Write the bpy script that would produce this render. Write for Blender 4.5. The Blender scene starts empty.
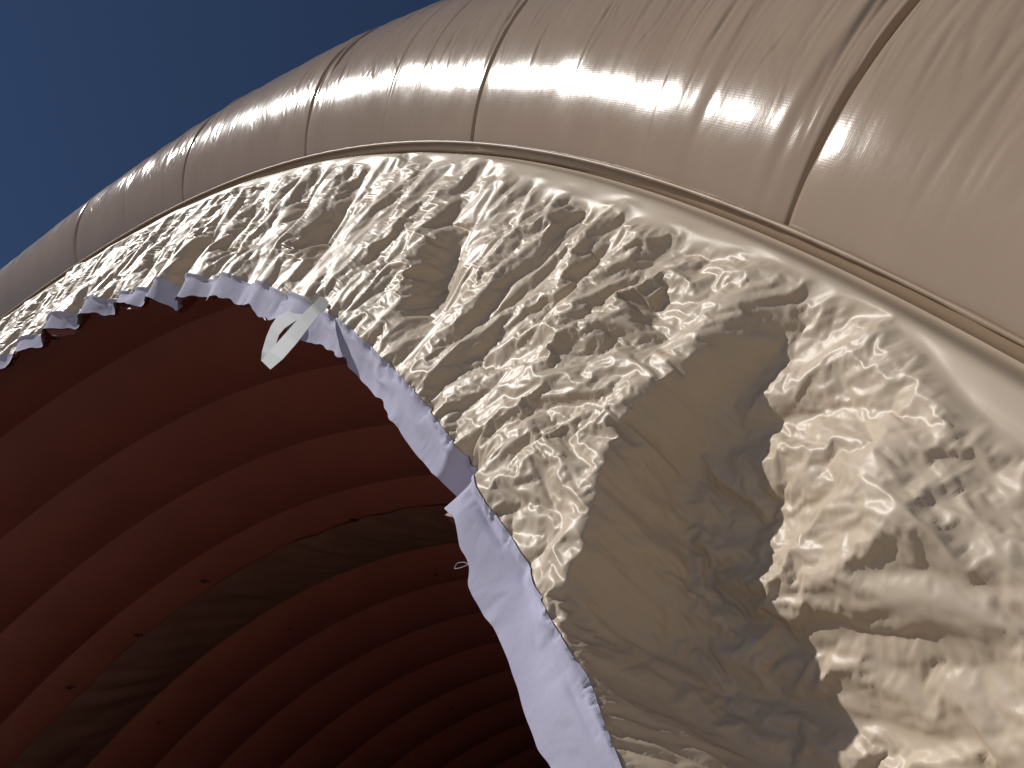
import bpy, math
import numpy as np
from mathutils import Matrix, Vector

# ------------------------------------------------------------------ camera, sky, sun
scene = bpy.context.scene
S = 6.0                                            # radius of the front seam in metres
CAM = np.array([0.89623, -0.150584, 0.259948]) * S
YAW, PITCH, FPX = 0.601554, 0.793750, 776.44
_f = np.array([-math.sin(YAW)*math.cos(PITCH), math.cos(YAW)*math.cos(PITCH), math.sin(PITCH)])
_r = np.array([math.cos(YAW), math.sin(YAW), 0.0])
_u = np.cross(_r, _f)
cam_data = bpy.data.cameras.new('camera')
cam_data.sensor_width = 36.0
cam_data.lens = FPX/1024*36.0
cam_data.clip_start = 0.02
cam_data.clip_end = 3000
cam = bpy.data.objects.new('camera', cam_data)
scene.collection.objects.link(cam)
cam.matrix_world = Matrix(((_r[0], _u[0], -_f[0], CAM[0]), (_r[1], _u[1], -_f[1], CAM[1]),
                           (_r[2], _u[2], -_f[2], CAM[2]), (0, 0, 0, 1)))
scene.camera = cam

SUN = np.array([-0.525, -0.52, 0.675]); SUN /= np.linalg.norm(SUN)
world = bpy.data.worlds.new('World'); scene.world = world; world.use_nodes = True
wn = world.node_tree
sky = wn.nodes.new('ShaderNodeTexSky'); sky.sky_type = 'NISHITA'; sky.sun_disc = False
sky.sun_elevation = math.asin(SUN[2]); sky.sun_rotation = math.atan2(SUN[0], SUN[1]) % (2*math.pi)
sky.altitude = 3500; sky.air_density = 0.8; sky.dust_density = 0.1; sky.ozone_density = 4.0
wn.links.new(sky.outputs[0], wn.nodes['Background'].inputs[0])
wn.nodes['Background'].inputs[1].default_value = 0.05
sl = bpy.data.lights.new('sun', 'SUN'); sl.energy = 3.3; sl.angle = math.radians(0.53); sl.color = (1.0, 0.96, 0.90)
so = bpy.data.objects.new('sun', sl); scene.collection.objects.link(so)
so.rotation_euler = Vector(SUN).to_track_quat('Z', 'Y').to_euler()
scene.view_settings.view_transform = 'Standard'; scene.view_settings.look = 'None'
scene.view_settings.exposure = 0.0; scene.view_settings.gamma = 1.0
scene.view_settings.use_curve_mapping = False
scene.cycles.max_bounces = 6; scene.cycles.diffuse_bounces = 5; scene.cycles.glossy_bounces = 3
scene.cycles.caustics_reflective = False; scene.cycles.caustics_refractive = False
scene.render.resolution_x = 1024; scene.render.resolution_y = 768

# ------------------------------------------------------------------ helpers
col = scene.collection

def back(px, py, y=0.0):
    """point at depth y (metres, entrance plane is 0) under a photo pixel"""
    d = (px-512)/FPX*_r - (py-384)/FPX*_u + _f
    return CAM + (y-CAM[1])/d[1]*d

def obj(name, mesh, parent=None, kind=None, label=None, cat=None):
    o = bpy.data.objects.new(name, mesh); col.objects.link(o)
    if parent: o.parent = parent
    if kind: o['kind'] = kind
    if label: o['label'] = label
    if cat: o['category'] = cat
    return o

def grid_mesh(name, P, mats, smooth=True, flip=False, uv=None):
    """mesh from an (n, m, 3) array of points"""
    n, m = P.shape[:2]
    i = np.arange(n*m).reshape(n, m)
    q = np.stack([i[:-1, :-1], i[1:, :-1], i[1:, 1:], i[:-1, 1:]], -1).reshape(-1, 4)
    if flip: q = q[:, ::-1]
    me = bpy.data.meshes.new(name)
    me.vertices.add(n*m); me.vertices.foreach_set('co', np.ascontiguousarray(P, dtype=np.float32).ravel())
    me.loops.add(q.size); me.loops.foreach_set('vertex_index', np.ascontiguousarray(q, dtype=np.int32).ravel())
    me.polygons.add(len(q)); me.polygons.foreach_set('loop_start', np.arange(0, q.size, 4, dtype=np.int32))
    me.polygons.foreach_set('loop_total', np.full(len(q), 4, dtype=np.int32))
    me.polygons.foreach_set('use_smooth', np.full(len(q), smooth))
    if uv is not None:
        l = me.uv_layers.new(name='UVMap')
        l.data.foreach_set('uv', np.ascontiguousarray(uv.reshape(-1, 2)[q.ravel()], dtype=np.float32).ravel())
    for mt in (mats if isinstance(mats, (list, tuple)) else [mats]): me.materials.append(mt)
    me.update(calc_edges=True); me.validate()
    return me

def noise2(x, y, seed):
    """smooth value noise in -1..1, unit cell"""
    N = 256
    g = np.random.default_rng(seed).uniform(-1, 1, (N, N)).astype(np.float32)
    xi = np.floor(x).astype(int); yi = np.floor(y).astype(int)
    fx = x-xi; fy = y-yi
    fx = fx*fx*fx*(fx*(fx*6-15)+10); fy = fy*fy*fy*(fy*(fy*6-15)+10)
    a = g[xi % N, yi % N]; b = g[(xi+1) % N, yi % N]; c = g[xi % N, (yi+1) % N]; d = g[(xi+1) % N, (yi+1) % N]
    return (a*(1-fx)+b*fx)*(1-fy) + (c*(1-fx)+d*fx)*fy

def sstep(a, b, x):
    t = np.clip((x-a)/(b-a), 0, 1); return t*t*(3-2*t)

def tube_mesh(name, pts, rad, mat, seg=8):
    pts = np.asarray(pts, float); n = len(pts)
    t = np.gradient(pts, axis=0); t /= np.linalg.norm(t, axis=1)[:, None]+1e-9
    ref = np.array([0.3, 0.9, 0.2])
    a = np.cross(t, ref); a /= np.linalg.norm(a, axis=1)[:, None]+1e-9
    b = np.cross(t, a)
    ph = np.linspace(0, 2*math.pi, seg+1)
    P = pts[:, None] + rad*(np.cos(ph)[None, :, None]*a[:, None] + np.sin(ph)[None, :, None]*b[:, None])
    return grid_mesh(name, P, mat)

def settle(P0, mac, flat, eps, iso, ang, iters, kb, ka):
    """relax a sheet that is a little too long for its place until it folds; the spare length lies
    mostly across the fold direction ang (measured from outwards towards down the arch)"""
    P = P0.copy(); n, m = P.shape[:2]
    pin = P[:, :1].copy(); e0 = P[:1].copy(); e1 = P[-1:].copy()
    nu = np.cos(ang); nv = -np.sin(ang)                      # unit vector across the folds, (down-arch, outwards)
    def rest(i, j):
        A_ = (slice(0, n-i), slice(0, m-j) if j >= 0 else slice(-j, m)); B_ = (slice(i, n), slice(j, m) if j >= 0 else slice(0, m+j))
        d = mac[B_]-mac[A_]; L = np.sqrt((d*d).sum(-1))
        w = flat[B_]-flat[A_]; l2 = (w*w).sum(-1)+1e-12
        c = (w[..., 0]*0.5*(nu[A_]+nu[B_]) + w[..., 1]*0.5*(nv[A_]+nv[B_]))**2/l2
        return (L*(1 + 0.5*(eps[A_]+eps[B_])*c + 0.5*(iso[A_]+iso[B_]))).astype(np.float32)
    Lu, Lv, La, Lb = rest(1, 0), rest(0, 1), rest(1, 1), rest(1, -1)
    def fix(A_, B_, L, k):
        d = B_-A_; l = np.sqrt((d*d).sum(-1)); c = (0.5*k*(l-L)/(l+1e-9))[..., None]*d
        A_ += c; B_ -= c
    for it in range(iters):
        for o in (0, 1):
            k = (n-o)//2; fix(P[o:o+2*k:2], P[o+1:o+2*k:2], Lu[o:o+2*k:2][:k], 1.0)
            k = (m-o)//2; fix(P[:, o:o+2*k:2], P[:, o+1:o+2*k:2], Lv[:, o:o+2*k:2][:, :k], 1.0)
        for o in (0, 1):
            k = (n-o)//2
            fix(P[o:o+2*k:2, :-1], P[o+1:o+2*k:2, 1:], La[o:o+2*k:2][:k], 0.8)
            fix(P[o:o+2*k:2, 1:], P[o+1:o+2*k:2, :-1], Lb[o:o+2*k:2][:k], 0.8)
        Q = P.copy()
        P[1:-1] += kb*(0.5*(Q[2:]+Q[:-2])-Q[1:-1])
        P[:, 1:-1] += kb*(0.5*(Q[:, 2:]+Q[:, :-2])-Q[:, 1:-1])
        P += ka*(mac-P)
        P[:, :1] = pin; P[:1] = e0; P[-1:] = e1
    return P

def up2(D):
    n, m = D.shape[:2]
    E = np.empty((2*n-1, m, D.shape[2]), np.float32); E[::2] = D; E[1::2] = 0.5*(D[1:]+D[:-1])
    F = np.empty((2*n-1, 2*m-1, D.shape[2]), np.float32); F[:, ::2] = E; F[:, 1::2] = 0.5*(E[:, 1:]+E[:, :-1])
    F[1:-1] = 0.5*F[1:-1] + 0.25*(F[2:]+F[:-2])
    F[:, 1:-1] = 0.5*F[:, 1:-1] + 0.25*(F[:, 2:]+F[:, :-2])
    return F

# ------------------------------------------------------------------ materials
def new_mat(name):
    m = bpy.data.materials.new(name); m.use_nodes = True
    nt = m.node_tree
    return m, nt, nt.nodes['Principled BSDF']

def N(nt, typ, **kw):
    n = nt.nodes.new(typ)
    for k, v in kw.items():
        if k in n.inputs: n.inputs[k].default_value = v
        else: setattr(n, k, v)
    return n

def mapped(nt, scale, coord='Object'):
    tc = N(nt, 'ShaderNodeTexCoord'); mp = N(nt, 'ShaderNodeMapping')
    mp.inputs['Scale'].default_value = scale
    nt.links.new(tc.outputs[coord], mp.inputs['Vector'])
    return mp.outputs[0]

def tint(nt, bsdf, vec, base, amount, scale, detail=4):
    """base colour with soft uneven wear"""
    no = N(nt, 'ShaderNodeTexNoise', Scale=scale, Detail=detail, Roughness=0.6)
    nt.links.new(vec, no.inputs['Vector'])
    cr = N(nt, 'ShaderNodeValToRGB')
    cr.color_ramp.elements[0].position = 0.3; cr.color_ramp.elements[1].position = 0.7
    cr.color_ramp.elements[0].color = tuple(c*(1-amount) for c in base)+(1,)
    cr.color_ramp.elements[1].color = tuple(min(1, c*(1+amount)) for c in base)+(1,)
    nt.links.new(no.outputs['Fac'], cr.inputs[0]); nt.links.new(cr.outputs[0], bsdf.inputs['Base Color'])
    return no

def pvc(name, base, rough, spec, bumps, coord='UV', tintscale=3.0, amount=0.06, coat=0.0, rvar=0.0):
    m, nt, b = new_mat(name)
    v0 = mapped(nt, (1, 1, 1), coord)
    no = tint(nt, b, v0, base, amount, tintscale)
    b.inputs['Roughness'].default_value = rough
    if rvar:
        mr = N(nt, 'ShaderNodeMapRange'); mr.inputs[3].default_value = rough-rvar; mr.inputs[4].default_value = rough+rvar
        n2 = N(nt, 'ShaderNodeTexNoise', Scale=tintscale*4, Detail=5.0, Roughness=0.65)
        nt.links.new(v0, n2.inputs['Vector']); nt.links.new(n2.outputs['Fac'], mr.inputs[0])
        nt.links.new(mr.outputs[0], b.inputs['Roughness'])
    b.inputs['Specular IOR Level'].default_value = spec
    b.inputs['Coat Weight'].default_value = coat; b.inputs['Coat Roughness'].default_value = rough*0.7
    prev = None
    for kind, scale, strength, dist in bumps:
        v = mapped(nt, scale, coord)
        if kind == 'noise':
            t = N(nt, 'ShaderNodeTexNoise', Scale=1.0, Detail=6.0, Roughness=0.6); out = t.outputs['Fac']
        elif kind == 'ridge':
            t = N(nt, 'ShaderNodeTexNoise', Scale=1.0, Detail=4.0, Roughness=0.5); t.noise_type = 'RIDGED_MULTIFRACTAL'; out = t.outputs['Fac']
        elif kind == 'cell':
            t = N(nt, 'ShaderNodeTexVoronoi', Scale=1.0); t.feature = 'F1'; out = t.outputs['Distance']
        elif kind == 'weave':
            w1 = N(nt, 'ShaderNodeTexWave', Scale=1.0); w1.bands_direction = 'X'
            w2 = N(nt, 'ShaderNodeTexWave', Scale=1.0); w2.bands_direction = 'Y'
            nt.links.new(v, w2.inputs['Vector'])
            t = w1; mx = N(nt, 'ShaderNodeMath', operation='ADD')
            nt.links.new(w1.outputs['Fac'], mx.inputs[0]); nt.links.new(w2.outputs['Fac'], mx.inputs[1]); out = mx.outputs[0]
        nt.links.new(v, t.inputs['Vector'])
        bp = N(nt, 'ShaderNodeBump', Strength=strength, Distance=dist)
        nt.links.new(out, bp.inputs['Height'])
        if prev: nt.links.new(prev.outputs[0], bp.inputs['Normal'])
        prev = bp
    if prev: nt.links.new(prev.outputs[0], b.inputs['Normal'])
    return m

BEIGE = (0.37, 0.278, 0.205)
M_tube = pvc('beige_tube_vinyl', BEIGE, 0.15, 0.5,
             [('noise', (26, 14, 1), 0.09, 0.005), ('weave', (62, 62, 1), 0.012, 0.0012)],
             tintscale=2.0, amount=0.05, rvar=0.06)
M_valance = pvc('beige_crumpled_vinyl', (0.56, 0.46, 0.352), 0.44, 0.45,
                [('noise', (140, 140, 1), 0.08, 0.001)],
                tintscale=4.0, amount=0.05, rvar=0.06)
M_groove = pvc('beige_piping_vinyl', (0.36, 0.26, 0.18), 0.45, 0.4, [('noise', (150, 60, 1), 0.2, 0.002)], tintscale=6)
M_red = pvc('red_liner_vinyl', (0.225, 0.060, 0.045), 0.55, 0.45, [('noise', (3, 3, 3), 0.12, 0.02)],
            coord='Object', tintscale=1.2, amount=0.10)
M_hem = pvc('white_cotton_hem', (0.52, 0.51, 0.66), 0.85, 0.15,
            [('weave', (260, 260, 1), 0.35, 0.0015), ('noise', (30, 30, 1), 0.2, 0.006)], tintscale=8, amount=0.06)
M_strap = pvc('white_webbing', (0.58, 0.59, 0.60), 0.7, 0.2, [('weave', (120, 60, 1), 0.12, 0.001)], tintscale=8)
M_flap = pvc('brown_flap_fabric', (0.15, 0.068, 0.050), 0.6, 0.3, [('noise', (6, 6, 6), 0.4, 0.02)], coord='Object', tintscale=2, amount=0.15)
M_dark = pvc('dark_cord', (0.03, 0.02, 0.02), 0.7, 0.2, [('noise', (60, 60, 60), 0.3, 0.002)], coord='Object')

# ------------------------------------------------------------------ ground
gm, gnt, gb = new_mat('dry_ground')
gv = mapped(gnt, (1, 1, 1))
tint(gnt, gb, gv, (0.36, 0.32, 0.27), 0.35, 0.9, 8)
gb.inputs['Roughness'].default_value = 0.95
gx = np.concatenate([-np.geomspace(1500, 20, 14), np.linspace(-18, 18, 37), np.geomspace(20, 1500, 14)])
GP = np.zeros((len(gx), len(gx), 3)); GP[..., 0] = gx[:, None]; GP[..., 1] = gx[None, :]
GP[..., 2] = -0.02 + 0.012*noise2(GP[..., 0]*0.7, GP[..., 1]*0.7, 3)
obj('ground', grid_mesh('ground', GP, gm), kind='structure')

# ------------------------------------------------------------------ the inflatable tent
tent = bpy.data.objects.new('inflatable_tent', None); col.objects.link(tent)
tent['label'] = 'large beige inflatable arched tent with dark red ribbed inside'
tent['category'] = 'tent'

RT, YT, A = 1.0788*S, 0.0880*S, 0.1181*S
TH0, DTH = 0.47291, 0.224795
PH_S = math.pi + 0.8407                        # cross-section angle of the seam

def arch_panel(k):
    a0 = TH0 + DTH*k; a1 = a0 + DTH
    near = -1 <= k <= 3
    ns, npf = (420, 240) if near else (70, 80)
    u = np.linspace(0, 1, ns)
    if near:                                   # finer towards the grooves
        u = u - 0.06*np.sin(4*math.pi*u)/ (2*math.pi)*1.5
    th = a0 + (a1-a0)*u
    ph = np.linspace(PH_S, PH_S + math.radians(262), npf)
    TH, PH = np.meshgrid(th, ph, indexing='ij')
    s = TH*RT; t = (PH-PH_S)*A
    e = np.minimum(TH-a0, a1-TH)*RT            # metres to the nearer groove
    top = sstep(0.10, 0.55, t)
    d = -0.026*np.exp(-(e/0.0065)**2)*(0.2+0.8*sstep(0.02, 0.5, t)) - (0.003 if k < 1 else 0.001)*np.exp(-(e/0.04)**2)
    groove = d
    gather = 0.85 + 0.9*np.exp(-e/0.16)
    slant = s + 0.10*t*np.sin(s*1.7+k)         # wrinkles lean a little along the tube
    n1 = noise2(slant/0.055, t/0.75, 11+k); n2 = noise2(slant/0.022+7, t/0.40, 51+k); n3 = noise2(slant/0.16, t/1.3, 91+k)
    w = sstep(-0.35, 0.5, noise2(s/0.30, t/0.5, 131+k))
    amp = top*gather*(0.25+0.75*w)*(1.0 if k < 1 else 0.5)
    d = d + amp*(0.0085*n1 - 0.0110*np.clip(1-np.abs(n1)*3, 0, 1)*(n3 > -0.2)*0.6 + 0.0010*n2) + 0.003*n3*(0.4+0.6*top)
    n4 = noise2(slant/0.034+3, t/0.55, 211+k)
    d = d - 0.0075*amp*np.exp(-(n4/0.16)**2)*sstep(0.35, 0.9, t) - 0.0030*amp*np.exp(-(n2/0.2)**2)
    d = d + 0.0016*noise2(s/0.13, t/0.16, 171+k)*sstep(0.03, 0.2, t)
    rng = np.random.default_rng(700+k)
    sv = s[:, 0]; tv_ = t[0]
    def fold(c, t0, ln, wd, h, lean, both=False):
        # one pucker: a narrow trough with a soft shoulder, running round the tube
        i0, i1 = np.searchsorted(sv, [c-0.14-abs(lean)*ln, c+0.14+abs(lean)*ln]); j0, j1 = np.searchsorted(tv_, [t0-ln, t0+ln])
        if i1-i0 < 3 or j1-j0 < 3: return
        S_ = s[i0:i1, j0:j1]; T_ = t[i0:i1, j0:j1]
        x = S_ - c - lean*(T_-t0) - 0.25*wd*np.sin((T_-t0)*9+c*50)
        f = np.clip(1-np.abs(T_-t0)/ln, 0, 1); f = f*f*(3-2*f)
        d[i0:i1, j0:j1] += h*f*(-np.exp(-(x/wd)**2) + 0.55*np.exp(-((x-1.9*wd)/(1.3*wd))**2))
    clusters = rng.uniform(a0*RT, a1*RT, 4)
    for j in range(70 if near else 25):
        c = rng.choice(clusters)+rng.normal(0, 0.10) if rng.random() < 0.55 else rng.uniform(a0*RT+0.02, a1*RT-0.02)
        wd = rng.uniform(0.006, 0.022)
        fold(c, rng.uniform(0.55, 1.9), rng.uniform(0.22, 0.75), wd, wd*rng.uniform(0.12, 0.34), rng.normal(0.05, 0.07))
    for j in range(160 if near else 0):
        wd = rng.uniform(0.004, 0.008)
        fold(rng.uniform(a0*RT, a1*RT), rng.uniform(0.25, 1.1), rng.uniform(0.03, 0.10), wd, wd*rng.uniform(0.10, 0.25), rng.normal(0.2, 0.6))
    for c0 in (a0*RT, a1*RT):                  # gathers at the grooves
        for j in range(14):
            wd = rng.uniform(0.006, 0.014)
            fold(c0+rng.normal(0, 0.05), rng.uniform(0.5, 1.8), rng.uniform(0.15, 0.45), wd, wd*rng.uniform(0.2, 0.45)*(1.0 if k < 1 else 0.5), rng.normal(0, 0.16))
    def at(r):
        R = RT + r*np.cos(PH)
        return np.stack([R*np.cos(TH), YT + r*np.sin(PH), R*np.sin(TH)], -1).astype(np.float32)
    P = at(A + d)
    uv = np.stack([s, t], -1)
    return obj('tube_panel', grid_mesh('tube_panel', P, M_tube, uv=uv), tent)

for k in range(-2, 12):
    arch_panel(k)

# piping cord along the seam
th = np.linspace(0.02, math.pi-0.02, 700)
ph = np.linspace(0, 2*math.pi, 11)
TH, PH = np.meshgrid(th, ph, indexing='ij')
rr = 0.0048 + 0.0008*noise2(TH*S/0.03, PH*0+3, 5)
R = S - 0.004 + rr*np.cos(PH)
P = np.stack([R*np.cos(TH), -0.008 + rr*np.sin(PH), R*np.sin(TH)], -1)
obj('seam_piping', grid_mesh('seam_piping', P, M_groove, uv=np.stack([TH*S, PH*0.011], -1)), tent)
# flat welded tape behind the piping, closing the tube towards the valance
pr = np.array([[S+0.014, 0.004], [S+0.002, 0.016], [S-0.003, 0.032], [S-0.008, 0.055]])
P = np.stack([np.stack([p[0]*np.cos(th), np.full_like(th, p[1]), p[0]*np.sin(th)], -1) for p in pr], 1)
obj('seam_tape', grid_mesh('seam_tape', P, M_groove, uv=np.stack(np.meshgrid(th*S, np.arange(4)*0.03, indexing='ij'), -1)), tent)

# red ribs of the tunnel
RC, DY = 5.868, 0.6945
rib_y = [0.672+DY*(i-0.5) for i in range(0, 4)] + [3.10 + 0.0] + [3.819 + DY*(i+0.5) for i in range(14)]
th = np.linspace(0, math.pi, 121)
w = np.concatenate([[-0.5], np.linspace(-0.495, 0.495, 15), [0.5]])*1.012*DY   # ribs press into each other at the welds
prof = [(RC - 0.062*(1-(2*x/DY)**2), x, 0) for x in w] + [(6.28 + 0.12*(1-(2*x/DY)**2), x, 1) for x in w[::-1]]
prof.append(prof[0]); prof = np.array(prof)
P = np.stack([np.stack([p[0]*np.cos(th), np.full_like(th, p[1]), p[0]*np.sin(th)], -1) for p in prof], 1)
dn = 0.006*noise2(th[:, None]*RC/0.5, prof[None, :, 1]/0.35+4, 21) + 0.003*noise2(th[:, None]*RC/0.12, prof[None, :, 1]/0.3, 22)
dn = dn*(prof[None, :, 2] < 0.5)*(1-(2*prof[None, :, 1]/DY)**2)
P[..., 0] -= dn*np.cos(th)[:, None]; P[..., 2] -= dn*np.sin(th)[:, None]
rib_me = grid_mesh('tunnel_rib', P, [M_red, M_tube], uv=np.stack(np.meshgrid(th*RC, np.arange(len(prof))*0.05, indexing='ij'), -1))
mi = np.zeros((120, len(prof)-1), np.int32); mi[:, 17:-1] = 1
rib_me.polygons.foreach_set('material_index', mi.ravel())
for y in rib_y:
    o = obj('tunnel_rib', rib_me, tent); o.location.y = y
    if y < 0.5:                                # the front rib is narrower, tucked behind the arch tube
        o.scale.y = 0.78; o.location.y = 0.672-0.39*DY
# end wall of the tunnel
yend = rib_y[-1] + 0.1
P = np.zeros((2, 61, 3)); t_ = np.linspace(0, math.pi, 61)
P[0, :, 0] = 0; P[1, :, 0] = RC*np.cos(t_); P[1, :, 2] = RC*np.sin(t_); P[..., 1] = yend
obj('end_wall', grid_mesh('end_wall', P, M_red), tent)

# fabric flap over the joint between two tunnel modules
th = np.linspace(0, math.pi, 420); v = np.linspace(0, 1, 26)
TH, V = np.meshgrid(th, v, indexing='ij')
Y = 3.11 + 0.725*V + 0.025*noise2(TH*RC/0.22, V*0+2, 33)*(1-V)
lean_ = TH*RC + 0.5*V                                        # drag folds run slantwise across the flap
sag = 0.045*np.sin(math.pi*V)*(0.6+0.4*noise2(TH*RC/0.6, V*0, 30))
sag = sag + (0.060*np.abs(noise2(lean_/0.30, V*0.7, 31)) + 0.022*noise2(lean_/0.11, V*1.5, 32))*np.sin(math.pi*np.clip(V*0.92+0.06, 0, 1))**0.6
R = 5.80 + (5.868-5.80)*V**1.5 - 0.8*sag - 0.006
P = np.stack([R*np.cos(TH), Y, R*np.sin(TH)], -1)
P = np.stack([R*np.cos(TH), Y, R*np.sin(TH)], -1)
obj('joint_light_block', grid_mesh('joint_light_block', np.stack([np.stack([6.3*np.cos(th), np.full_like(th, y_), 6.3*np.sin(th)], -1) for y_ in (3.0, 4.0)], 1), M_tube), tent)  # unseen sheet added outside the joint to keep sky light from leaking in
flap = obj('joint_flap', grid_mesh('joint_flap', P, M_flap), tent)

tr = np.random.default_rng(8)
def knot(theta, r, y, size):
    """small tied cord end"""
    c = np.array([r*math.cos(theta), y, r*math.sin(theta)])
    q = np.linspace(0, 1, 14)
    pts = np.stack([c[0]+size*(np.sin(q*9)*0.5), c[1]+size*(np.cos(q*7)*0.6-q), c[2]-size*q*0.8], -1)
    return tube_mesh('cord_tie', pts, size*0.16, M_dark)

def pix_theta(px, py, r):
    """arch angle where the sight line under a pixel meets the vault of radius r"""
    d = (px-512)/FPX*_r - (py-384)/FPX*_u + _f
    a = d[0]**2+d[2]**2; b = CAM[0]*d[0]+CAM[2]*d[2]; c = CAM[0]**2+CAM[2]**2-r*r
    t = (-b+math.sqrt(b*b-a*c))/a; Q = CAM+t*d
    return math.atan2(Q[2], Q[0]), Q[1]
for px, py in [(355, 519), (206, 580), (72, 686), (140, 634)]:
    t_, y_ = pix_theta(px, py, 5.745)
    obj('cord_tie', knot(t_, 5.735, y_, 0.045), flap)
for px, py in [(290, 628), (160, 722), (436, 574), (57, 338), (452, 708)]:
    t_, y_ = pix_theta(px, py, 5.793)
    obj('anchor_loop', knot(t_, 5.785, y_, 0.025), tent)

# ------------------------------------------------------------------ the crumpled valance
R_OUT, R_FAB, R_HEM = 5.991, 0.8815*S, 0.8665*S
def col_spacing(t):
    p = np.array([0.93*S*math.cos(t), 0, 0.93*S*math.sin(t)])
    d = np.linalg.norm(p-CAM)
    s = min(max(0.0028*d, 0.0031), 0.0085)
    if t < 0.29: s = 0.0031 + (0.29-t)*0.10
    if t > 1.62: s = 0.0085 + (t-1.62)*0.06
    return s
ths = [0.03]
while ths[-1] < math.pi-0.03: ths.append(ths[-1]+col_spacing(ths[-1])/(0.93*S))
ths = np.array(ths)
def pad8(n): return ((n-1)//16+1)*16+1
nc = pad8(len(ths)); ths = np.interp(np.linspace(0, 1, nc), np.linspace(0, 1, len(ths)), ths)
NV = 257                                        # rows from seam to hem edge
fab_rows = int(round((R_OUT-R_FAB)/(R_OUT-R_HEM)*(NV-1)))
rs = np.concatenate([np.linspace(R_OUT, R_FAB, fab_rows+1), np.linspace(R_FAB, R_HEM, NV-fab_rows)[1:]])
TH, RR = np.meshgrid(ths, rs, indexing='ij')
X = RR*np.cos(TH); Z = RR*np.sin(TH)

def ridge(pix, depth, rise, steep, wide):
    """a fold: crest along a line on the valance, falling away steeply on its far side"""
    q = np.array([back(*p) for p in pix])[:, [0, 2]]
    best = np.full(X.shape, 1e9); sg = np.zeros(X.shape); along = np.zeros(X.shape); ends = np.zeros(X.shape)
    L = np.r_[0, np.cumsum(np.linalg.norm(np.diff(q, axis=0), axis=1))]
    for i in range(len(q)-1):
        e = q[i+1]-q[i]; l = np.linalg.norm(e); e /= l
        dx = X-q[i, 0]; dz = Z-q[i, 1]
        tt = dx*e[0]+dz*e[1]; tc = np.clip(tt, 0, l)
        dist = np.hypot(dx-tc*e[0], dz-tc*e[1])
        side = dz*e[0]-dx*e[1]
        m = dist < best
        best = np.where(m, dist, best); sg = np.where(m, np.sign(side), sg)
        along = np.where(m, (L[i]+tc)/L[-1], along)
    dep = np.interp(along, np.linspace(0, 1, len(depth)), depth)
    s = best*sg
    x_ = np.clip(s/steep, 0, 1); far = dep*(0.5*sstep(0, 1, x_)+0.5*(1-(1-x_)**2))*(1-sstep(steep*1.5, wide, s)) 
    crest = -rise*np.exp(-(s/0.05)**2)*(dep/max(depth))
    return far + crest

Ymac = np.zeros(X.shape)
# main fold that throws the long shadow (dep > 0 lies behind the entrance plane)
RIDGES = [
 ([(752, 300), (705, 340), (660, 385), (624, 430), (610, 480), (594, 550), (568, 612), (592, 692), (642, 770), (715, 850), (800, 1000)],
  [0.04, 0.085, 0.115, 0.14, 0.155, 0.165, 0.17, 0.19, 0.205, 0.20, 0.16], 0.04, 0.12, 0.46),
 ([(878, 400), (888, 460), (895, 540), (905, 640), (920, 740), (935, 820)], [0.0, 0.014, 0.018, 0.02, 0.02, 0.015], 0.012, 0.10, 0.26),
 ([(452, 190), (436, 215), (420, 250), (406, 295), (402, 330)], [0.01, 0.04, 0.075, 0.075, 0.02], 0.02, 0.05, 0.20),
 ([(340, 195), (322, 212), (306, 238), (300, 262)], [0.02, 0.065, 0.08, 0.04], 0.02, 0.05, 0.20),
 ([(306, 183), (292, 205), (284, 225)], [0.01, 0.06, 0.045], 0.015, 0.04, 0.15),
 ([(246, 205), (228, 232), (218, 250)], [0.01, 0.07, 0.05], 0.015, 0.05, 0.2),
 ([(210, 230), (190, 252), (172, 276)], [0.02, 0.09, 0.08], 0.02, 0.05, 0.25),
 ([(156, 244), (144, 260), (128, 286)], [0.02, 0.07, 0.07], 0.02, 0.05, 0.25),
 ([(108, 268), (92, 290)], [0.02, 0.04], 0.02, 0.05, 0.3),
 ([(640, 265), (625, 300), (640, 345)], [0.01, 0.045, 0.02], 0.015, 0.03, 0.12),
]
for a in RIDGES: Ymac += ridge(*a)
def blur(F, n):
    for _ in range(n):
        F[1:-1] = 0.5*F[1:-1]+0.25*(F[2:]+F[:-2]); F[:, 1:-1] = 0.5*F[:, 1:-1]+0.25*(F[:, 2:]+F[:, :-2])
    return F
Ymac = blur(Ymac, 50)
vv = (R_OUT-RR)/(R_OUT-R_HEM)
inner = sstep(0.05, 0.30, vv)
Ymac *= sstep(0.04, 0.22, vv)
arc = TH*0.88*S
flute = 0.65*(2/math.pi)*np.arcsin(0.93*np.sin(arc*2*math.pi/0.43+1.3*np.sin(arc*1.3))) + 0.6*noise2(arc/0.25, vv*0.6, 77)
famp = np.interp(TH, [0.3, 0.5, 0.62, 0.85, 1.1, 1.6], [0.006, 0.010, 0.016, 0.045, 0.070, 0.08])
Ymac += famp*flute*sstep(0.35, 1.0, vv)
# the fold at the hem where the backing shows
Ymac += 0.11*np.exp(-((arc-0.500*0.88*S)/0.055)**4)*sstep(0.80, 0.97, vv)
# the hem band turns slightly inwards above that fold
turn = np.interp(TH, [0.0, 0.475, 0.51, 0.62, 0.85, 3.2], [-0.010, -0.010, 0.030, 0.045, 0.015, 0.015])
Ymac += turn*sstep((R_OUT-R_FAB)/(R_OUT-R_HEM)-0.02, 1.0, vv)
# profile next to the seam: rises out of the groove
Ymac += 0.036*(1-sstep(0.0, 0.075, vv))**1.5 - 0.004*np.exp(-((vv-0.10)/0.05)**2)

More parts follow.
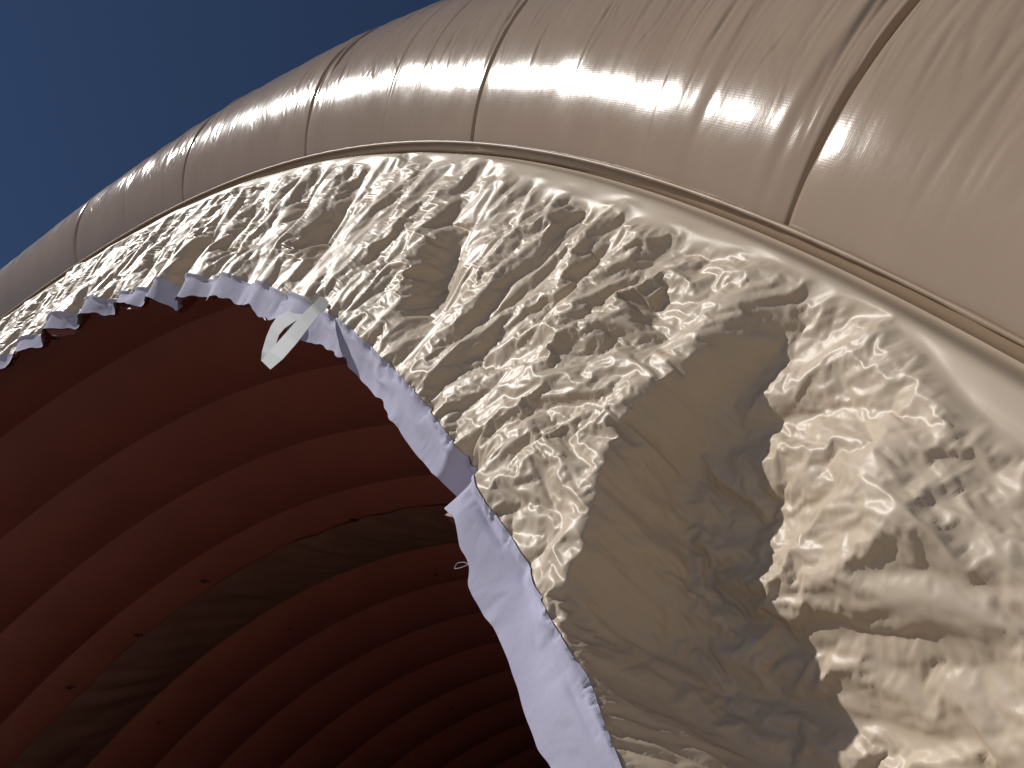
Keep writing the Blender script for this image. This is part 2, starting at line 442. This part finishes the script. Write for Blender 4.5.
# set-in creases: many short folds with a sharp crest, one flank steeper than the other
def creases(field, rng, count, w0, l0, slope, span=(0.12, 1.9)):
    tmin, tmax = ths[0], ths[-1]
    # more candidates where the sheet is close enough to show them
    tt = rng.uniform(span[0], span[1], count); rr_ = rng.uniform(R_HEM, R_OUT, count)
    for t, r in zip(tt, rr_):
        w = w0*rng.uniform(0.6, 1.5); l = l0*rng.uniform(0.6, 1.6)
        mean = 0.9*(1-sstep(0.42, 0.60, t))                # radial on the far side, leaning down on the near side
        a = mean + rng.normal(0, 0.55)
        if rng.random() < 0.18: a += math.pi/2
        reach = max(3.0*w, l)
        i0, i1 = np.searchsorted(ths, [t-reach/r, t+reach/r]); j0 = np.searchsorted(-rs, -(r+reach)); j1 = np.searchsorted(-rs, -(r-reach))
        if i1-i0 < 3 or j1-j0 < 3: continue
        du = (TH[i0:i1, j0:j1]-t)*-r; dv = RR[i0:i1, j0:j1]-r   # du along -theta, dv outwards
        al = dv*math.cos(a)+du*math.sin(a); ac = -dv*math.sin(a)+du*math.cos(a)
        ac = ac + 0.15*al*al/l*rng.normal()                # slightly bent crease
        k = 2.6 if rng.random() < 0.6 else 1.0
        h = np.minimum(1+ac/w, 1-ac/(k*w)); h = np.clip(h, 0, 1)
        h = np.minimum(h, np.clip(1.6*(1-np.abs(al)/l), 0, 1))
        sgn = -1 if rng.random() < 0.68 else 1
        field[i0:i1, j0:j1] += sgn*slope*w*rng.uniform(0.3, 1.0)*h

def facets(u, v, seed, warp):
    """random heights on a triangle lattice, flat in between: crumpled-sheet relief"""
    uu = u + warp*noise2(u*0.9, v*0.9, seed+1) + 0.4*warp*noise2(u*2.1, v*2.1, seed+3)
    w_v = v + warp*noise2(u*0.9+31, v*0.9+17, seed+2) + 0.4*warp*noise2(u*2.1+5, v*2.1+9, seed+4)
    k = (uu+w_v)*0.3660254; a = uu+k; b = w_v+k
    ai = np.floor(a).astype(int); bi = np.floor(b).astype(int); fa = a-ai; fb = b-bi
    g = np.random.default_rng(seed).uniform(-1, 1, (512, 512))
    h00 = g[ai % 512, bi % 512]; h10 = g[(ai+1) % 512, bi % 512]; h01 = g[ai % 512, (bi+1) % 512]; h11 = g[(ai+1) % 512, (bi+1) % 512]
    return np.where(fa > fb, h00 + (h10-h00)*fa + (h11-h10)*fb, h00 + (h11-h01)*fa + (h01-h00)*fb)
rc_ = np.random.default_rng(5)
V0_ = RR - 5.6
Yc = np.zeros(X.shape)
creases(Yc, rc_, 150, 0.090, 0.32, 0.42)
creases(Yc, rc_, 420, 0.045, 0.20, 0.40)
Yf = np.zeros(X.shape)
creases(Yf, rc_, 500, 0.020, 0.14, 0.45)
creases(Yf, rc_, 160, 0.030, 0.20, 0.60, (0.27, 0.56))
creases(Yf, rc_, 300, 0.012, 0.16, 0.65, (0.27, 0.56))
fine = 0.95 + 0.05*sstep(0.42, 0.54, TH) + 0.35*noise2(arc/0.28, V0_/0.2, 64)
Yc += Yf*fine
lean = 0.9*(1-sstep(0.42, 0.60, TH))
U0 = -arc; V0 = RR - 5.6
def oriented(sc, st, off):
    a = lean + off
    al = V0*np.cos(a)+U0*np.sin(a); ac = -V0*np.sin(a)+U0*np.cos(a)
    # lean varies slowly, so take the two frames apart to keep the lattice from shearing
    return al/(sc*st), ac/sc
def frame(sc, st, a):
    return (V0*math.cos(a)+U0*math.sin(a))/(sc*st), (-V0*math.sin(a)+U0*math.cos(a))/sc
mixn = 1-sstep(0.44, 0.58, TH + 0.03*noise2(arc/0.2, V0/0.2, 15))
for sc, st, am, sd in ((0.105, 2.0, 0.030, 200), (0.050, 2.2, 0.014, 220)):
    near = facets(*frame(sc, st, 0.9), sd, 0.30); farf = facets(*frame(sc, st, 0.15), sd+10, 0.30)
    Yc += am*(near*mixn + farf*(1-mixn))*(1.15 if sc > 0.08 else fine)
_nh = (R_OUT-R_FAB)/(R_OUT-R_HEM)
calm = sstep(0.085, 0.15, vv + 0.035*noise2(arc/0.25, vv*0, 61))*(1-0.93*sstep(_nh-0.01, _nh+0.02, vv))
calm = calm*(0.85+0.30*noise2(arc/0.3, vv*3, 63))
SMOOTH = np.stack([X, Ymac, Z], -1).astype(np.float32)
gy0 = np.gradient(SMOOTH[..., 1], axis=0)/(np.gradient(arc, axis=0)+1e-9); gy1 = np.gradient(SMOOTH[..., 1], axis=1)/(-np.gradient(RR, axis=1)+1e-9)
steepness = blur(np.hypot(gy0, gy1), 20)
steep_ = sstep(0.65, 1.2, steepness)*(TH < 0.62)
tu = np.gradient(SMOOTH, axis=0); tv = np.gradient(SMOOTH, axis=1)
nrm = np.cross(tu, tv); nrm /= np.linalg.norm(nrm, axis=-1)[..., None]+1e-12
nrm *= np.sign(nrm[..., 1:2]+1e-9)                 # pointing back, away from the camera side
MAC = (SMOOTH + nrm*(Yc*calm*(1-0.22*sstep(0.46, 0.6, TH))*(1-0.25*steep_))[..., None]).astype(np.float32)

slackm = calm*(1-0.5*blur(steep_.copy(), 30))*(1-0.45*sstep(0.5, 0.65, TH))
finem = calm*(1.0-0.35*sstep(0.5, 0.65, TH))
ANG = np.where(TH < 0.5, 0.0, 0.0) + 0.95*(1-sstep(0.42, 0.60, TH)) + 0.10 + 0.85*noise2(arc/0.26, V0/0.24, 301) + 0.45*noise2(arc/0.10, V0/0.10, 302)
FLAT = np.stack([-TH*RR, RR], -1).astype(np.float32)
Dsp = None
for st, eps, iso, its, kb, ka in ((16, 0.030, 0.005, 120, 0.01, 0.006), (8, 0.058, 0.010, 160, 0.005, 0.003), (4, 0.082, 0.014, 170, 0.002, 0.001),
                                  (2, 0.094, 0.018, 120, 0.0008, 0.0003), (1, 0.098, 0.020, 80, 0.0002, 0.0)):
    sl_ = (slice(None, None, st), slice(None, None, st))
    start = MAC[sl_].copy()
    if Dsp is not None: start += up2(Dsp)
    P = settle(start, SMOOTH[sl_], FLAT[sl_], eps*slackm[sl_], iso*finem[sl_], ANG[sl_], its, kb, ka)
    Dsp = P - MAC[sl_]
VAL = P
# crisper crests: push what stands out locally a little further
hp = VAL - SMOOTH; hp = hp - blur(hp.copy(), 4)
VAL = VAL + 0.8*hp*calm[..., None]
uv = np.stack([arc, RR], -1)
val = obj('fabric_valance', grid_mesh('fabric_valance', VAL[:, :fab_rows+1], M_valance, uv=uv[:, :fab_rows+1], flip=True),
          label='crumpled shiny beige fabric valance with white hem hanging inside the arch opening', cat='valance')
hemP = VAL[:, fab_rows-2:].copy(); hemP[:, :3, 1] -= 0.004
rag = 0.042*np.exp(-((ths-0.476)/0.017)**2) + 0.022*np.exp(-((ths-0.60)/0.09)**4) + 0.009*noise2(arc[:, -1]/0.05, arc[:, -1]*0, 71)+0.018*noise2(arc[:, -1]/0.18, arc[:, -1]*0, 72)
w_ = np.linspace(0, 1, hemP.shape[1])[None, :]**2
hemP[..., 0] += w_*(rag*np.cos(ths))[:, None]; hemP[..., 2] += w_*(rag*np.sin(ths))[:, None]
hem = obj('hem_band', grid_mesh('hem_band', hemP, M_hem, uv=uv[:, fab_rows-2:], flip=True), val)
hem['label'] = 'white cotton hem band along the lower edge of the valance'

# red backing strip that peeks out behind the hem
peek = (0.055*np.clip(noise2(arc[:, -1]/0.22, arc[:, -1]*0, 81), 0, 1)*sstep(0.9, 1.1, ths) - 0.006 + 0.020*np.exp(-((ths-0.490)/0.010)**2))[:, None]*np.linspace(0, 1, NV-fab_rows)[None, :]
peek = peek - rag[:, None]*np.linspace(0, 1, NV-fab_rows)[None, :]**2
P = VAL[:, fab_rows:].copy(); P[..., 1] += 0.022 + 0.010*noise2(arc[:, fab_rows:]/0.08, vv[:, fab_rows:]*4, 82)
P[..., 0] -= peek*np.cos(ths)[:, None]; P[..., 2] -= peek*np.sin(ths)[:, None]
obj('red_backing', grid_mesh('red_backing', P, M_red, flip=True), val)

# webbing strap loop hanging from the hem
def strap():
    L = [(322, 295, 0.004), (312, 305, -0.05), (300, 317, -0.07), (285, 334, -0.09), (270, 351, -0.095), (261, 361, -0.085), (262, 352, -0.05), (266, 338, -0.03), (271, 326, -0.02), (277, 317, -0.015), (286, 312, -0.01), (296, 308, 0.0)]
    R_ = [(330, 304, 0.004), (320, 314, -0.05), (310, 326, -0.07), (297, 343, -0.09), (283, 359, -0.095), (270, 370, -0.085), (273, 357, -0.05), (276, 344, -0.03), (279, 335, -0.02), (285, 328, -0.015), (294, 322, -0.01), (303, 316, 0.0)]
    l = np.array([back(*p) for p in L]); r = np.array([back(*p) for p in R_])
    tq = np.linspace(0, len(l)-1, 61)
    li = np.stack([np.interp(tq, np.arange(len(l)), l[:, i]) for i in range(3)], -1)
    ri = np.stack([np.interp(tq, np.arange(len(l)), r[:, i]) for i in range(3)], -1)
    w = np.linspace(0, 1, 7)[None, :, None]
    P = li[:, None]*(1-w)+ri[:, None]*w
    uv = np.stack(np.meshgrid(tq*0.04, np.linspace(0, 0.05, 7), indexing='ij'), -1)
    o = obj('webbing_strap', grid_mesh('webbing_strap', P, M_strap, uv=uv, smooth=False), val)
    md = o.modifiers.new('thickness', 'SOLIDIFY'); md.thickness = 0.0014; md.offset = 0
    o['label'] = 'white webbing strap loop hanging from the hem'
strap()

# loose threads at the frayed hem
for pts in ([(470, 564), (460, 568), (454, 569), (457, 563), (464, 562), (472, 566)],):
    q = np.array([back(p[0], p[1], 0.0) for p in pts])
    tq = np.linspace(0, len(q)-1, 40)
    pp = np.stack([np.interp(tq, np.arange(len(q)), q[:, i]) for i in range(3)], -1)
    for _ in range(3): pp[1:-1] = 0.5*pp[1:-1]+0.25*(pp[2:]+pp[:-2])
    obj('loose_thread', tube_mesh('loose_thread', pp, 0.0006, M_hem, 5), val)
